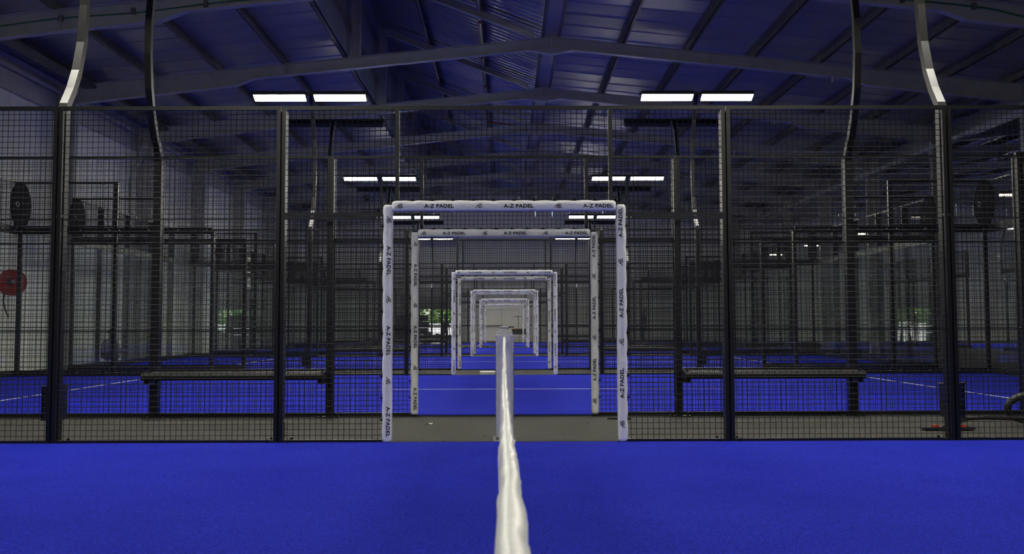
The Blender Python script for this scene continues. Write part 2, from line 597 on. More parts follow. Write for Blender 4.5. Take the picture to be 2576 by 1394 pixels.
place('green_cable', [P('cable', MB().tube(pts, .016, 6).mesh('green', smooth=True))] +
      [P('clip', MB().box(xx - .04, xx + .04, fy - .085, fy - .01, T(xx) - .2, T(xx) - .06).mesh('purlin')) for xx in (5, 6.5, 7.8, 9.2, 10.8)],
      'green cable dipping along a rafter web on the column lights side', 'cable')
place('sprinkler_pipe', [P('pipe', MB().tube([(-.6, 16, 8.78), (-.6, 40, 8.78)], .028, 8).mesh('chrome', smooth=True)),
                         P('branch', MB().tube([(-.6, 39.8, 8.75), (-.6, 39.8, 8.3), (1.0, 39.8, 8.1)], .03, 8).mesh('redpipe', smooth=True))] +
      [P('coupling', MB().lathe([(.045, -.06), (.05, 0), (.045, .06)], (-.6, yy, 8.78), 'y', 10).mesh('redpipe')) for yy in (21, 24.5, 28.2, 32, 36, 39.6)],
      'thin pipe with red couplings hung under the steep shiny roof', 'pipe')
place('downpipe', [P('pipe', MB().tube([(-10.78, 33.2, 6.6), (-10.78, 33.15, 6.3), (-10.8, 33.1, 6.0), (-11.0, 33.1, 5.65), (-11.06, 33.1, 5.35), (-11.06, 33.1, 0)], .06, 10).mesh('steel', smooth=True))],
      'pale swan neck downpipe on the hose reel wall', 'downpipe')
for i, yy in enumerate(f for f in frames_y if f > 24):
    place('column_light', [P('body', MB().box(-.5, .14, -.05, .05, .03, .1).mesh('housing')), P('diffuser', MB().box(-.49, .05, -.055, .045, -.02, .03).mesh('smalllamp'))],
          'small lit bulkhead on a steel column, %s counted from the far end wall' % ORD[i], 'light', (12.76, yy, 4.2), group='column lights')

# louvred vents and the roller door
for i, (yy, w) in enumerate(((34.4, 1.9), (48, 1.8))):
    mb = MB()
    sl = MB().prism([(0, 0), (.09, .05), (.095, .04), (.005, -.01)], 0, w, 'y').mesh('white')
    parts = [P('slat', sl, (0, 0, .1 * k + .05)) for k in range(13)]
    parts += [P('frame', MB().box(0, .1, -.05, 0, 0, 1.35).box(0, .1, w, w + .05, 0, 1.35).box(0, .1, -.05, w + .05, 1.35, 1.4).box(0, .1, -.05, w + .05, -.05, 0).mesh('white')),
              P('pane', MB().box(.0, .004, 0, w, 0, 1.35).mesh('winglass'))]
    place('window_%d' % (i + 2), parts, 'bright louvred daylight vent high in the hose reel wall, %s from the end wall' % ORD[1 - i], None, (XL + .02, yy, 2.6), kind='structure')
parts = [P('jamb', MB().box(DX0 - .1, DX0, 65.86, 65.97, 0, 2.3).mesh('steel')), P('jamb', MB().box(DX1, DX1 + .1, 65.86, 65.97, 0, 2.3).mesh('steel')),
         P('shutter_box', MB().box(DX0 - .1, DX1 + .1, 65.72, 65.97, 2.3, 2.7).mesh('steel'))]
sl = MB().prism([(65.93, 0), (65.9, .03), (65.9, .07), (65.93, .098), (65.95, .098), (65.95, 0)], DX0, DX1, 'x').mesh('shutter')
parts += [P('shutter_slat', sl, (0, 0, DZ - .02 + .1 * k)) for k in range(4)]
place('door_1', parts, 'grey roller door half raised over bright daylight in the end wall', None, kind='structure')

# outdoors
single('ground_outside', MB().box(-40, 60, Y1 + .1, 130, -.5, -.3).mesh('paving'), 'sunlit pale paving outside the roller door', None, kind='structure')


def hedge(n, w, h, d, seed):
    rnd = random.Random(seed)
    mb = MB()
    for i in range(n):
        t, ph = rnd.random() * 2 * PI, rnd.random()
        r = rnd.random() ** .4
        x, y, z = math.cos(t) * r * w / 2, math.sin(t) * r * d / 2, .2 + (h - .2) * ph
        f = math.sin(PI * min(1, .15 + .8 * ph)) ** .4
        c = Vector((x * f, y * f, z))
        a = Vector((rnd.gauss(0, 1), rnd.gauss(0, 1), rnd.gauss(0, 1))).normalized() * .15
        b = a.orthogonal().normalized() * .09
        mb.add([c - a, c + b, c + a, c - b], [(0, 1, 2, 3)])
    return mb.mesh('leaf')


place('garden_wall', [P('wall_face', MB().box(-26, 16, 81, 81.25, -.3, 1.02).mesh('paving')), P('coping', MB().box(-26, 16, 80.95, 81.3, 1.02, 1.08).mesh('paving'))],
      'low pale garden wall in front of the hedge outside', 'wall')
for i in range(7):
    place('hedge_shrub', [P('foliage', hedge(2600, 3.2, 4.2, 2, i), kind='stuff'), P('stem', MB().tube([(0, 0, 0), (.1, 0, 1.0), (0, .1, 2.4)], [.09, .07, .03]).mesh('bark'))],
          'leafy green shrub in the hedge outside the roller door', 'shrub', (-14 + 3.25 * i, 84, -.3), group='hedge outside the door')

# ------------------------------------------------------------------ courts: turf and lines
for i, y in enumerate(COURTS):
    lines = []
    for s in (-1, 1):
        lines.append(P('court_line', MB().box(s * 6.95 - .025, s * 6.95 + .025, .02, 9.98, .0205, .0225).mesh('line')))
    lines.append(P('court_line', MB().box(-6.95, 6.95, 4.975, 5.025, .0205, .0225).mesh('line')))
    place('turf_court', [P('turf', MB().box(-10, 10, 0, 10, .001, .02).mesh('turf')),
                         P('turf_edge', MB().box(-10, 10, -.03, -.0, .001, .012).box(-10, 10, 10.0, 10.03, .001, .012).mesh('rubber'))] + lines,
          'blue artificial turf of the %s court counted from the near net' % ORD[i], 'turf', (0, y, 0), group='blue courts')
NEXT = [32.5, 45.5]                             # courts of the neighbouring hall
for i, y in enumerate(NEXT):
    single('turf_court', MB().box(19, 39, y, y + 10, .001, .02).mesh('turf'), 'blue turf in the neighbouring hall, %s court from the end wall' % ORD[1 - i], 'turf', group='blue courts next door')

# ------------------------------------------------------------------ fence templates (outward = +y)
WT = .0052


def wires(x0, x1, z0, z1, hole=None, step=.05):
    mb = MB()
    r = WT / 2

    def v(x, a, b):
        mb.add([(x - r, 0, a), (x, -r, a), (x + r, 0, a), (x, r, a), (x - r, 0, b), (x, -r, b), (x + r, 0, b), (x, r, b)],
               [(0, 1, 5, 4), (1, 2, 6, 5), (2, 3, 7, 6), (3, 0, 4, 7)])

    def h(z, a, b):
        mb.add([(a, 0, z - r), (a, -r, z), (a, 0, z + r), (a, r, z), (b, 0, z - r), (b, -r, z), (b, 0, z + r), (b, r, z)],
               [(0, 1, 5, 4), (1, 2, 6, 5), (2, 3, 7, 6), (3, 0, 4, 7)])
    n = int(round((x1 - x0) / step))
    for i in range(1, n):
        v(x0 + (x1 - x0) * i / n, z0, z1)
    n = int(round((z1 - z0) / step))
    for i in range(1, n):
        h(z0 + (z1 - z0) * i / n, x0, x1)
    return mb


G = .006
FR = .034
mesh_full = wires(-.99, .99, .03, 3.0).mesh('wire')
fr_side = MB().box(-1 + G, -1 + G + FR, -.02, .02, 0.0, 3.02).mesh('black')
fr_side2 = MB().box(1 - G - FR, 1 - G, -.02, .02, 0.0, 3.02).mesh('black')
fr_top = MB().box(-1 + G + FR, 1 - G - FR, -.02, .02, 3.02 - FR, 3.02).mesh('black')
fr_bot = MB().box(-1 + G + FR, 1 - G - FR, -.02, .02, .0, .042).mesh('black')
fr_mid = MB().box(-1 + G + FR, 1 - G - FR, .003, .013, -.005, .005).mesh('black')
PANEL = [P('stile', fr_side), P('stile', fr_side2), P('top_rail', fr_top), P('bottom_rail', fr_bot),
         P('stiffener_rod', fr_mid, (0, 0, 1.0)), P('stiffener_rod', fr_mid, (0, 0, 2.0)), P('wire_mesh', mesh_full, kind='stuff')]
# one metre mesh strip above the glass (local z from 3.02 to 4.0)
UPPER = [P('stile', MB().box(-1 + G, -1 + G + FR, -.02, .02, 3.06, 4.0).mesh('black')), P('stile', MB().box(1 - G - FR, 1 - G, -.02, .02, 3.06, 4.0).mesh('black')),
         P('top_rail', MB().box(-1 + G + FR, 1 - G - FR, -.02, .02, 4.0 - FR, 4.0).mesh('black')),
         P('bottom_rail', MB().box(-1 + G + FR, 1 - G - FR, -.02, .02, 3.06, 3.09).mesh('black')),
         P('wire_mesh', wires(-.99, .99, 3.08, 3.98).mesh('wire'), kind='stuff')]
bolts = MB()
for xx in (-.9, -.3, .3, .9):
    bolts.lathe([(.016, -.034), (.012, -.04)], (xx, 0, .09), 'y', 8)
    bolts.lathe([(.016, -.034), (.012, -.04)], (xx, 0, 3.0), 'y', 8)
GLASS = [P('pane', MB().box(-.985, .985, -.006, .006, .1, 2.95).mesh('glass')),
         P('bottom_rail', MB().box(-1, 1, -.03, .03, 0, .14).mesh('black')),
         P('top_rail', MB().box(-1, 1, -.03, .03, 2.92, 3.05).mesh('black')),
         P('bolts', bolts.mesh('galv'), kind='stuff')]
base_plate = MB().box(-.12, .12, -.08, .16, 0, .012)
for a in (-.09, .09):
    for b in (-.05, .13):
        base_plate.lathe([(.014, .012), (.014, .04), (.006, .05)], (a, b, 0), 'z', 8)
me_base = base_plate.mesh('black')
brk = MB()
for z in (.25, 1.0, 1.95, 2.8):
    brk.lathe([(.01, -.062), (.008, -.068)], (.0, .1, z), 'y', 8)


def post(h):
    mb = MB().box(-.035, .035, .03, .13, 0, h)
    return [P('upright', mb.mesh('black')), P('base_plate', me_base, (0, .02, 0)), P('cap', MB().box(-.038, .038, .027, .133, h, h + .008).mesh('black')),
            P('bolt', MB().lathe([(.012, 0), (.012, .008), (.006, .012)], (0, 0, 0), 'x', 8).mesh('galv'), (.035, .06, 1.0)),
            P('bolt', MB().lathe([(.012, 0), (.012, .008), (.006, .012)], (0, 0, 0), 'x', 8).mesh('galv'), (.035, .06, .2))]


POST3, POST4 = post(2.97), post(4.0)
# gate bay between x = -2 and 2
gs, gu = [], .958
gm = wires(-1.97, -gu, 2.04, 3.0)
for q in (wires(gu, 1.97, 2.04, 3.0), wires(-gu, gu, 2.12, 3.0), wires(-1.97, -1.07, .03, 2.0), wires(1.07, 1.97, .03, 2.0)):
    gm.add(q.v, q.f)
brp = MB().box(-.04, .04, -.034, -.026, -.03, .03)
for a in (-.018, .02):
    brp.lathe([(.009, -.034), (.008, -.042)], (a, 0, -.012), 'y', 8)
me_brp, me_brb = MB().prism([(-.04, -.03), (.04, -.03), (.04, .015), (.025, .03), (-.025, .03), (-.04, .015)], -.034, -.026).mesh('black'), \
    MB().lathe([(.009, -.034), (.007, -.041)], (-.018, 0, -.012), 'y', 8).lathe([(.009, -.034), (.007, -.041)], (.02, 0, -.012), 'y', 8).mesh('galv')
GATE = [P('stile', MB().box(-2 + G, -2 + G + FR, -.02, .02, 0, 3.02).mesh('black')), P('stile', MB().box(2 - G - FR, 2 - G, -.02, .02, 0, 3.02).mesh('black')),
        P('top_rail', MB().box(-2 + G + FR, 2 - G - FR, -.02, .02, 3.02 - FR, 3.02).mesh('black')),
        P('bottom_rail', MB().box(-2 + G + FR, -1.08, -.02, .02, 0, .042).mesh('black')), P('bottom_rail', MB().box(1.08, 2 - G - FR, -.02, .02, 0, .042).mesh('black')),
        P('side_rail', MB().box(-2 + G + FR, -1.0, -.02, .02, 1.995, 2.022).box(-2 + G + FR, -1.0, -.02, .02, 2.028, 2.055).mesh('black')),
        P('side_rail', MB().box(1.0, 2 - G - FR, -.02, .02, 1.995, 2.022).box(1.0, 2 - G - FR, -.02, .02, 2.028, 2.055).mesh('black')),
        P('stiffener_rod', MB().box(-2 + G + FR, -1.0, .003, .013, .995, 1.005).mesh('black')), P('stiffener_rod', MB().box(1.0, 2 - G - FR, .003, .013, .995, 1.005).mesh('black')),
        P('upper_bar', MB().box(-gu - .018, -gu + .018, -.02, .02, 2.1, 3.02 - FR).mesh('black')), P('upper_bar', MB().box(gu - .018, gu + .018, -.02, .02, 2.1, 3.02 - FR).mesh('black')),
        P('gate_post', MB().box(-1.06, -1.01, -.02, .03, 0, 2.14).mesh('black')), P('gate_post', MB().box(1.01, 1.06, -.02, .03, 0, 2.14).mesh('black')),
        P('lintel', MB().box(-1.01, 1.01, -.02, .03, 2.09, 2.14).mesh('black')),
        P('bracket', me_brp, (-1.115, 0, 2.02), subs=[P('bolts', me_brb)]), P('bracket', me_brp, (1.115, 0, 2.02), subs=[P('bolts', me_brb)]),
        P('wire_mesh', gm.mesh('wire'), kind='stuff')]


# light mast: post up to 3 m, then bows outward and arches back over the court
def mast_parts(lit=True):
    pr = [(.08, 0), (.08, 2.55), (.085, 2.95), (.12, 3.05), (.26, 3.22), (.38, 3.42), (.49, 3.72), (.545, 4.1), (.53, 4.5), (.44, 4.95), (.27, 5.35), (.1, 5.62), (-.02, 5.80)]
    w = .045
    vs, fs = [], []
    for i, (u, z) in enumerate(pr):
        a = Vector(pr[min(i + 1, len(pr) - 1)]) - Vector(pr[max(0, i - 1)])
        a.normalize()
        n = Vector((-a.y, a.x)) * (.05 if i < 3 else .042)
        for (sx, sn) in ((-1, -1), (1, -1), (1, 1), (-1, 1)):
            vs.append((sx * (w if i < 3 else .036), u + n.x * sn, z + n.y * sn))
    for i in range(len(pr) - 1):
        for k in range(4):
            fs.append((i * 4 + k, i * 4 + (k + 1) % 4, i * 4 + 4 + (k + 1) % 4, i * 4 + 4 + k))
    fs += [(0, 3, 2, 1), tuple(len(vs) - 4 + k for k in range(4))]
    parts = [P('pole', MB().add(vs, fs).mesh('black')), P('base_plate', me_base, (0, .03, 0)),
             P('crossbar', MB().box(-1.18, 1.18, -.05, .01, 5.80, 5.86).mesh('black'))]
    tilt = math.radians(22)
    beam_ = bpy.data.lights.new('floodlight_beam', 'AREA')
    beam_.shape = 'RECTANGLE'
    beam_.size, beam_.size_y = 1.04, .22
    beam_.energy = LAMP
    beam_.color = (1.0, .97, .86)
    beam_.spread = math.radians(140)
    for s in (-1, 1):
        hs = MB().box(-.54, .54, -.14, .14, 0, .06).box(-.5, .5, -.1, .1, .06, .085).box(-.54, .54, -.14, -.125, -.022, 0).box(-.54, .54, .125, .14, -.022, 0).box(-.54, -.532, -.125, .125, -.022, 0).box(.532, .54, -.125, .125, -.022, 0).mesh('housing')
        ln = MB().box(-.53, -.008, -.115, .115, -.006, -.0005).box(.008, .53, -.115, .115, -.006, -.0005).mesh('lens')
        parts.append(P('floodlight', hs, (s * .62, -.12, 5.74), (-tilt, 0, 0), subs=[P('lens', ln), P('floodlight_beam', beam_, (0, 0, -.009))]))
    parts.append(P('cable_clip', MB().box(-.05, .05, -.03, -.02, 0, .02).mesh('galv'), (0, .03, 2.02)))
    return parts


MAST = mast_parts()


# ------------------------------------------------------------------ lettering, logo, pads
def text_mesh(txt, width, height, name='lettering'):
    cu = bpy.data.curves.new(name, 'FONT')
    cu.body = txt
    cu.size = 1
    cu.extrude = 0.012
    cu.offset = .02
    cu.space_character = 1.06
    o = bpy.data.objects.new(name, cu)
    C.objects.link(o)
    me = from_object(o)
    bpy.data.objects.remove(o)
    xs = [v.co.x for v in me.vertices]
    ys = [v.co.y for v in me.vertices]
    x0, x1, y0, y1 = min(xs), max(xs), min(ys), max(ys)
    for v in me.vertices:
        X = ((v.co.x - x0) / (x1 - x0) - .5) * width
        Z = ((v.co.y - y0) / (y1 - y0) - .5) * height
        v.co = (X, -v.co.z * .08, Z)
    me.materials.clear()
    me.materials.append(M['ink'])
    return me


me_txt = text_mesh('A-Z PADEL', .265, .034)


def logo_mesh(w=.058, h=.036):
    mb = MB()

    def stroke(pts, t):
        for (a, b) in zip(pts[:-1], pts[1:]):
            a, b = Vector(a), Vector(b)
            d = (b - a).normalized()
            n = Vector((-d.y, d.x)) * t / 2
            q = [a - n - d * t * .3, b - n + d * t * .3, b + n + d * t * .3, a + n - d * t * .3]
            mb.prism([((p.x - .5) * w, (p.y - .5) * h) for p in q], -.0009, .0009)
    stroke([(0, 0), (.22, .38), (.42, .78), (.55, .92)], .1)
    stroke([(.52, .95), (.75, 1.0), (.98, .96)], .13)
    stroke([(.95, .95), (.72, .6), (.45, .12)], .1)
    stroke([(.2, .38), (.45, .55), (.7, .55), (.9, .4), (1.05, .25)], .12)
    stroke([(.42, .1), (.7, .06), (.98, .08)], .14)
    return mb.mesh('ink')


me_logo = logo_mesh()
me_tie = MB().box(-.003, .014, -.012, .012, -.004, .004).box(.0, .02, -.003, .003, -.003, .009).mesh('ink')


def pad_mesh(L, half_w, seam, nties, seed, taper=0):
    """sleeve along +z, seam on the side 'seam' of x (-1 or 1), scalloped between ties"""
    mb = MB()
    ns, nc = 130, 22
    vs, fs = [], []
    for i in range(ns + 1):
        s = L * i / ns
        ph = (i / ns) * nties
        sc = abs(math.sin(PI * ph)) ** .6
        pinch = math.exp(-((ph - round(ph)) * 7) ** 2)
        for k in range(nc):
            t = 2 * PI * k / nc
            c, q = math.cos(t), math.sin(t)
            u = math.copysign(abs(c) ** .62, c) * half_w
            v = math.copysign(abs(q) ** .62, q) * .05
            if c * seam > .5:
                w = (c * seam - .5) / .5
                u += seam * w * (.0065 * sc - .003)
                v *= 1 - .55 * w * pinch
            wr = noise.noise(Vector((u * 30 + seed, v * 30, s * 14))) * .0022 + noise.noise(Vector((u * 12, v * 12 + seed, s * 4.5))) * .0022
            cre = .0014 * math.sin(40 * (s - .9 * abs(u))) * pinch
            m = 1 + (wr + cre) / .05
            if i in (0, ns):
                m *= .82
            vs.append((u * m, v * m, s))
    for i in range(ns):
        for k in range(nc):
            j = (k + 1) % nc
            fs.append((i * nc + k, i * nc + j, (i + 1) * nc + j, (i + 1) * nc + k))
    fs.append(tuple(range(nc - 1, -1, -1)))
    fs.append(tuple(ns * nc + k for k in range(nc)))
    return mb.add(vs, fs).mesh('white', smooth=True)


PADL = 2.1
padL, padR = pad_mesh(PADL, .043, -1, 11, 3.1), pad_mesh(PADL, .043, 1, 11, 8.7)
beam = pad_mesh(2.0, .047, -1, 11, 5.3)
TXT_Y = -.0535


def ties(seam, L, n):
    return [P('zip_tie', me_tie, (seam * .047, 0, L * k / n), (0, 0, 0 if seam > 0 else PI)) for k in range(1, n)]


PAD_L = [P('sleeve', padL)] + ties(-1, PADL, 11)
PAD_R = [P('sleeve', padR)] + ties(1, PADL, 11)
for z in (1.968, 1.26, .54):
    PAD_L.append(P('logo', me_logo, (.012, TXT_Y, z), (0, PI / 2, 0)))
for z in (1.6, .89, .18):
    PAD_L.append(P('lettering', me_txt, (.012, TXT_Y, z), (0, PI / 2, 0)))
for z in (1.935, 1.22, .51):
    PAD_R.append(P('lettering', me_txt, (-.008, TXT_Y, z), (0, -PI / 2, 0)))
for z in (1.58, .87, .15):
    PAD_R.append(P('logo', me_logo, (-.008, TXT_Y, z), (0, -PI / 2, 0)))
# beam sleeve lies along x, its seam on top
PAD_B = [P('sleeve', beam, (-1.0, 0, 0), (0, PI / 2, 0))]
PAD_B += [P('zip_tie', me_tie, (-1.0 + 2.0 * k / 11, 0, .047), (0, -PI / 2, 0)) for k in range(12)]
for xx in (-.58, .13, .84):
    PAD_B.append(P('lettering', me_txt, (xx, TXT_Y, -.003)))
for xx in (-.935, -.225, .48):
    PAD_B.append(P('logo', me_logo, (xx, TXT_Y, -.003)))

# ------------------------------------------------------------------ benches and bins
bl = 2.02
slots = MB()
for k in range(92):
    xx = -bl / 2 + .05 + k * (bl - .1) / 92
    slots.add([(xx, -.19, .018), (xx + .008, -.19, .018), (xx + .03, -.02, .03), (xx + .022, -.02, .03),
               (xx, -.19, .010), (xx + .008, -.19, .010), (xx + .03, -.02, .022), (xx + .022, -.02, .022)],
              [(0, 1, 2, 3), (7, 6, 5, 4), (0, 4, 5, 1), (1, 5, 6, 2), (2, 6, 7, 3), (3, 7, 4, 0)])
def bar_x(prof, x0=-bl / 2, x1=bl / 2):
    return MB().prism(prof, x0, x1, 'x').mesh('bench')


BENCH = [P('front_edge', bar_x([(-.2, .018), (-.225, .010), (-.24, -.01), (-.24, -.045), (-.225, -.06), (-.2, -.06), (-.19, -.02), (-.19, .012)])),
         P('back_edge', bar_x([(.03, .05), (.055, .056), (.075, .05), (.075, .0), (.03, .0)])),
         P('slot_grille', slots.mesh('slot'), kind='stuff'),
         P('seat_bar', bar_x([(-.02, .018), (-.02, .033), (.0, .034), (.0, .018)])),
         P('seat_pan', MB().box(-bl / 2 + .01, bl / 2 - .01, -.19, .03, -.06, -.05).mesh('ink')),
         P('end_plate', bar_x([(-.235, -.06), (.07, -.06), (.07, .05), (-.19, .02)], -bl / 2, -bl / 2 + .012)),
         P('end_plate', bar_x([(-.235, -.06), (.07, -.06), (.07, .05), (-.19, .02)], bl / 2 - .012, bl / 2)),
         P('bracket', MB().box(-1.0, -.94, -.15, .2, -.11, -.06).mesh('black')), P('bracket', MB().box(.94, 1.0, -.15, .2, -.11, -.06).mesh('black'))]
BIN = [P('body', MB().prism([(-.085, -.085), (.085, -.085), (.085, .085), (-.085, .085)], 0, .3, 'z').mesh('black')),
       P('lid', MB().prism([(-.1, .3), (.095, .3), (.095, .318), (-.115, .305)], -.1, .1).mesh('housing')),
       P('bracket', MB().box(-.03, .03, -.14, -.085, .1, .2).mesh('black'))]
DISC = [P('disc', MB().lathe([(.44, -.02), (.48, -.012), (.48, .012), (.44, .02)], (0, 0, 0), 'x', 36).mesh('ink')),
        P('emblem', MB().prism([(.055 * math.cos(a) * 1.4 - .2, .055 * math.sin(a)) for a in [2 * PI * k / 14 for k in range(14)]], -.026, .026, 'x').mesh('emblem')),
        P('emblem_core', MB().prism([(.035 * math.cos(a) * 1.4 - .2, .035 * math.sin(a)) for a in [2 * PI * k / 14 for k in range(14)]], -.028, .028, 'x').mesh('ink')),
        P('hook', MB().box(-.01, .01, -.02, .02, .4, .47).mesh('galv'))]

# ------------------------------------------------------------------ place the fence rows
for pi, y in enumerate(PLANES):
    out = 1 if y in (10, 23, 36, 49, 62) else -1
    rz = 0 if out > 0 else PI
    rn = ROW[y]
    loc = lambda xx: (xx, y, 0.0)
    for s in (-1, 1):
        sd_ = SIDE[s]
        place('mesh_fence', PANEL, 'black wire mesh panel beside the gate, %s, %s fence row' % (sd_, rn), 'fence panel', loc(s * 3), rz, 'mesh fence panels')
        place('mesh_fence', PANEL, 'black wire mesh panel second from the gate, %s, %s fence row' % (sd_, rn), 'fence panel', loc(s * 5), rz, 'mesh fence panels')
        place('fence_post', POST3, 'black post at the gate bay, %s, %s fence row' % (sd_, rn), 'post', loc(s * 2), rz, 'fence posts')
        place('light_mast', MAST, 'bowed black mast with two floodlights, %s, %s fence row' % (sd_, rn), 'light mast', loc(s * 4), rz, 'light masts')
        if y > 10:
            place('fence_post', POST3, 'black post between mesh and glass, %s, %s fence row' % (sd_, rn), 'post', loc(s * 6), rz, 'fence posts')
            place('fence_post', POST4, 'tall black post between two glass panes, %s, %s fence row' % (sd_, rn), 'post', loc(s * 8), rz, 'fence posts')
            place('fence_post', POST4, 'tall black corner post, %s, %s fence row' % (sd_, rn), 'post', loc(s * 9.96), rz, 'fence posts')
            place('glass_panel', GLASS, 'clear glass wall panel next to the mesh, %s, %s fence row' % (sd_, rn), 'glass panel', loc(s * 7), rz, 'glass panels')
            place('glass_panel', GLASS, 'clear glass wall panel at the corner, %s, %s fence row' % (sd_, rn), 'glass panel', loc(s * 9), rz, 'glass panels')
            place('upper_mesh_panel', UPPER, 'mesh strip above the corner glass, %s, %s fence row' % (sd_, rn), 'fence panel', loc(s * 9), rz, 'mesh strips above glass')
            if y > 13:
                place('corner_disc', DISC, 'round black sign disc on the corner mesh, %s, %s fence row' % (sd_, rn), 'sign', (s * 9.93, y + (-.03 if out > 0 else .03), 3.52), 0 if s < 0 else PI, 'corner sign discs')
        if out < 0:
            place('bench', BENCH, 'black slotted metal bench on the %s fence row, %s' % (rn, sd_), 'bench', (s * 3.03, y - .22, .5), 0, 'aisle benches')
        elif y < 62:
            place('litter_bin', BIN, 'small black bin on the mast of the %s fence row, %s' % (rn, sd_), 'bin', (s * 4.09, y + .28, .2), 0 if s < 0 else 0, 'litter bins')
    place('gate_frame', GATE, 'black mesh gate bay with open doorway in the %s fence row' % rn, 'gate', loc(0), rz, 'gate bays')
    place('post_pad', PAD_L, 'white padded sleeve on the %s gate post, hose reel side' % rn, 'pad', (-1.037, y, .022), 0, 'gate post pads')
    place('post_pad', PAD_R, 'white padded sleeve on the %s gate post, column lights side' % rn, 'pad', (1.047, y, .022), 0, 'gate post pads')
    place('beam_pad', PAD_B, 'white padded sleeve on the lintel of the %s gate' % rn, 'pad', (0, y, 2.113), 0, 'gate lintel pads')
for s in (-1, 1):   # masts behind the camera light the near court
    place('light_mast', MAST, 'bowed black mast at the near end of the first court, %s' % SIDE[s], 'light mast', (s * 4, 0, 0), PI, 'light masts')

# glass back walls along x = -10 and 10
for ci, y in enumerate(COURTS):
    if ci == 0:
        continue
    for s in (-1, 1):
        for k in range(5):
            lb = '%s from near corner, %s, %s court' % (ORD[k], SIDE[s], ORD[ci])
            rz = PI / 2 if s < 0 else -PI / 2
            yy = y + 1 + 2 * k
            place('glass_panel', GLASS, 'clear back wall pane, ' + lb, 'glass panel', (s * 10.03, yy, 0), rz, 'back wall glass')
            place('upper_mesh_panel', UPPER, 'back wall mesh strip, ' + lb, 'fence panel', (s * 10.03, yy, 0), rz, 'back wall mesh strips')
            if k:
                place('fence_post', POST4, 'tall back wall post, ' + lb, 'post', (s * 10.03, yy - 1, 0), rz, 'back wall posts')
for ci, y in enumerate(NEXT):
    for k in range(5):
        lb = '%s from near corner, %s court from the end wall, neighbouring hall' % (ORD[k], ORD[1 - ci])
        place('glass_panel', GLASS, 'back wall pane, ' + lb, 'glass panel', (18.95, y + 1 + 2 * k, 0), PI / 2, 'next hall glass')
        place('upper_mesh_panel', UPPER, 'mesh strip, ' + lb, 'fence panel', (18.95, y + 1 + 2 * k, 0), PI / 2, 'next hall mesh strips')
        place('fence_post', POST4, 'tall post, ' + lb, 'post', (18.95, y + 2 * k, 0), PI / 2, 'next hall posts')
    for j, xx in enumerate((25, 33)):
        for yy, rz in ((y, PI), (y + 10, 0)):
            place('light_mast', MAST, 'floodlight mast of the neighbouring hall, %s court from the end wall, %s %s' % (ORD[1 - ci], ('inner', 'outer')[j], ('near', 'far')[rz == 0]),
                  'light mast', (xx, yy, 0), rz, 'next hall masts')


# ------------------------------------------------------------------ nets
def tape_z(y):
    q = (y - 5) / 5
    return .860 + (.085 * q ** 3 if q > 0 else .022 * q * q)


def net_tape():
    mb = MB()
    N = 260
    prof = [(-.0125, -.075), (-.0135, -.05), (-.0125, -.025), (-.012, -.008), (-.007, -.0005), (0, .0015), (.007, -.0005), (.012, -.008), (.0125, -.025), (.0135, -.05), (.0125, -.075)]
    vs, fs = [], []
    n = len(prof)
    for i in range(N + 1):
        y = .02 + 9.96 * i / N
        z = tape_z(y)
        cx = .0075 * math.exp(-((y - .9) / 1.5) ** 2) + .003 * noise.noise(Vector((1.7, 0, y * 1.6)))
        wv = .82 + .62 * math.exp(-(y / 1.6) ** 2) + .15 * noise.noise(Vector((0, 3.3, y * 2.2)))
        for j, (u, h) in enumerate(prof):
            rip = .0035 * noise.noise(Vector((u * 60, h * 40, y * 9))) + .0018 * noise.noise(Vector((u * 200, h * 100, y * 34)))
            dn = -h / .075
            side = .005 * dn * noise.noise(Vector((5.0 if u < 0 else 9.0, 0, y * 7)))
            vs.append((cx + u * wv + (rip if abs(u) > .003 else rip * .5) + side, y, z + h + rip * .6))
    for i in range(N):
        for j in range(n - 1):
            fs.append((i * n + j, i * n + j + 1, (i + 1) * n + j + 1, (i + 1) * n + j))
    return mb.add(vs, fs).mesh('tape', smooth=True)


nm = MB()
for i in range(1, 249):
    y = .04 * i + .02
    nm.bar((0, y, .03), (0, y, tape_z(y) - .03), .003, .003)
for k in range(21):
    z = .03 + .038 * k
    nm.bar((0, .1, z), (0, 9.9, z), .003, .003)
NET = [P('tape', net_tape()), P('net_mesh', nm.mesh('ink'), kind='stuff'),
       P('centre_strap', MB().box(-.008, .008, 4.975, 5.025, .02, .86).mesh('tape'))]


def sleeve():
    mb = MB()
    nc, vs, fs = 28, [], []
    rows = [(0.05, .079), (.12, .077), (.2, .078), (.35, .080), (.5, .080), (.62, .078), (.66, .082), (.7, .079), (.85, .079), (.9, .081), (.93, .086), (.955, .092), (.962, .09), (.962, .07)]
    for (z, r) in rows:
        for k in range(nc):
            t = 2 * PI * (k + .5) / nc
            c, q = math.cos(t), math.sin(t)
            p = .78
            u = math.copysign(abs(c) ** p, c) * r
            v = math.copysign(abs(q) ** p, q) * r
            w = .003 * noise.noise(Vector((u * 40, v * 40, z * 11)))
            vs.append((u + w * c, v + w * q, z))
    for i in range(len(rows) - 1):
        for k in range(nc):
            j = (k + 1) % nc
            fs.append((i * nc + k, i * nc + j, (i + 1) * nc + j, (i + 1) * nc + k))
    fs.append(tuple((len(rows) - 1) * nc + k for k in range(nc)))
    return mb.add(vs, fs).mesh('white', smooth=True)


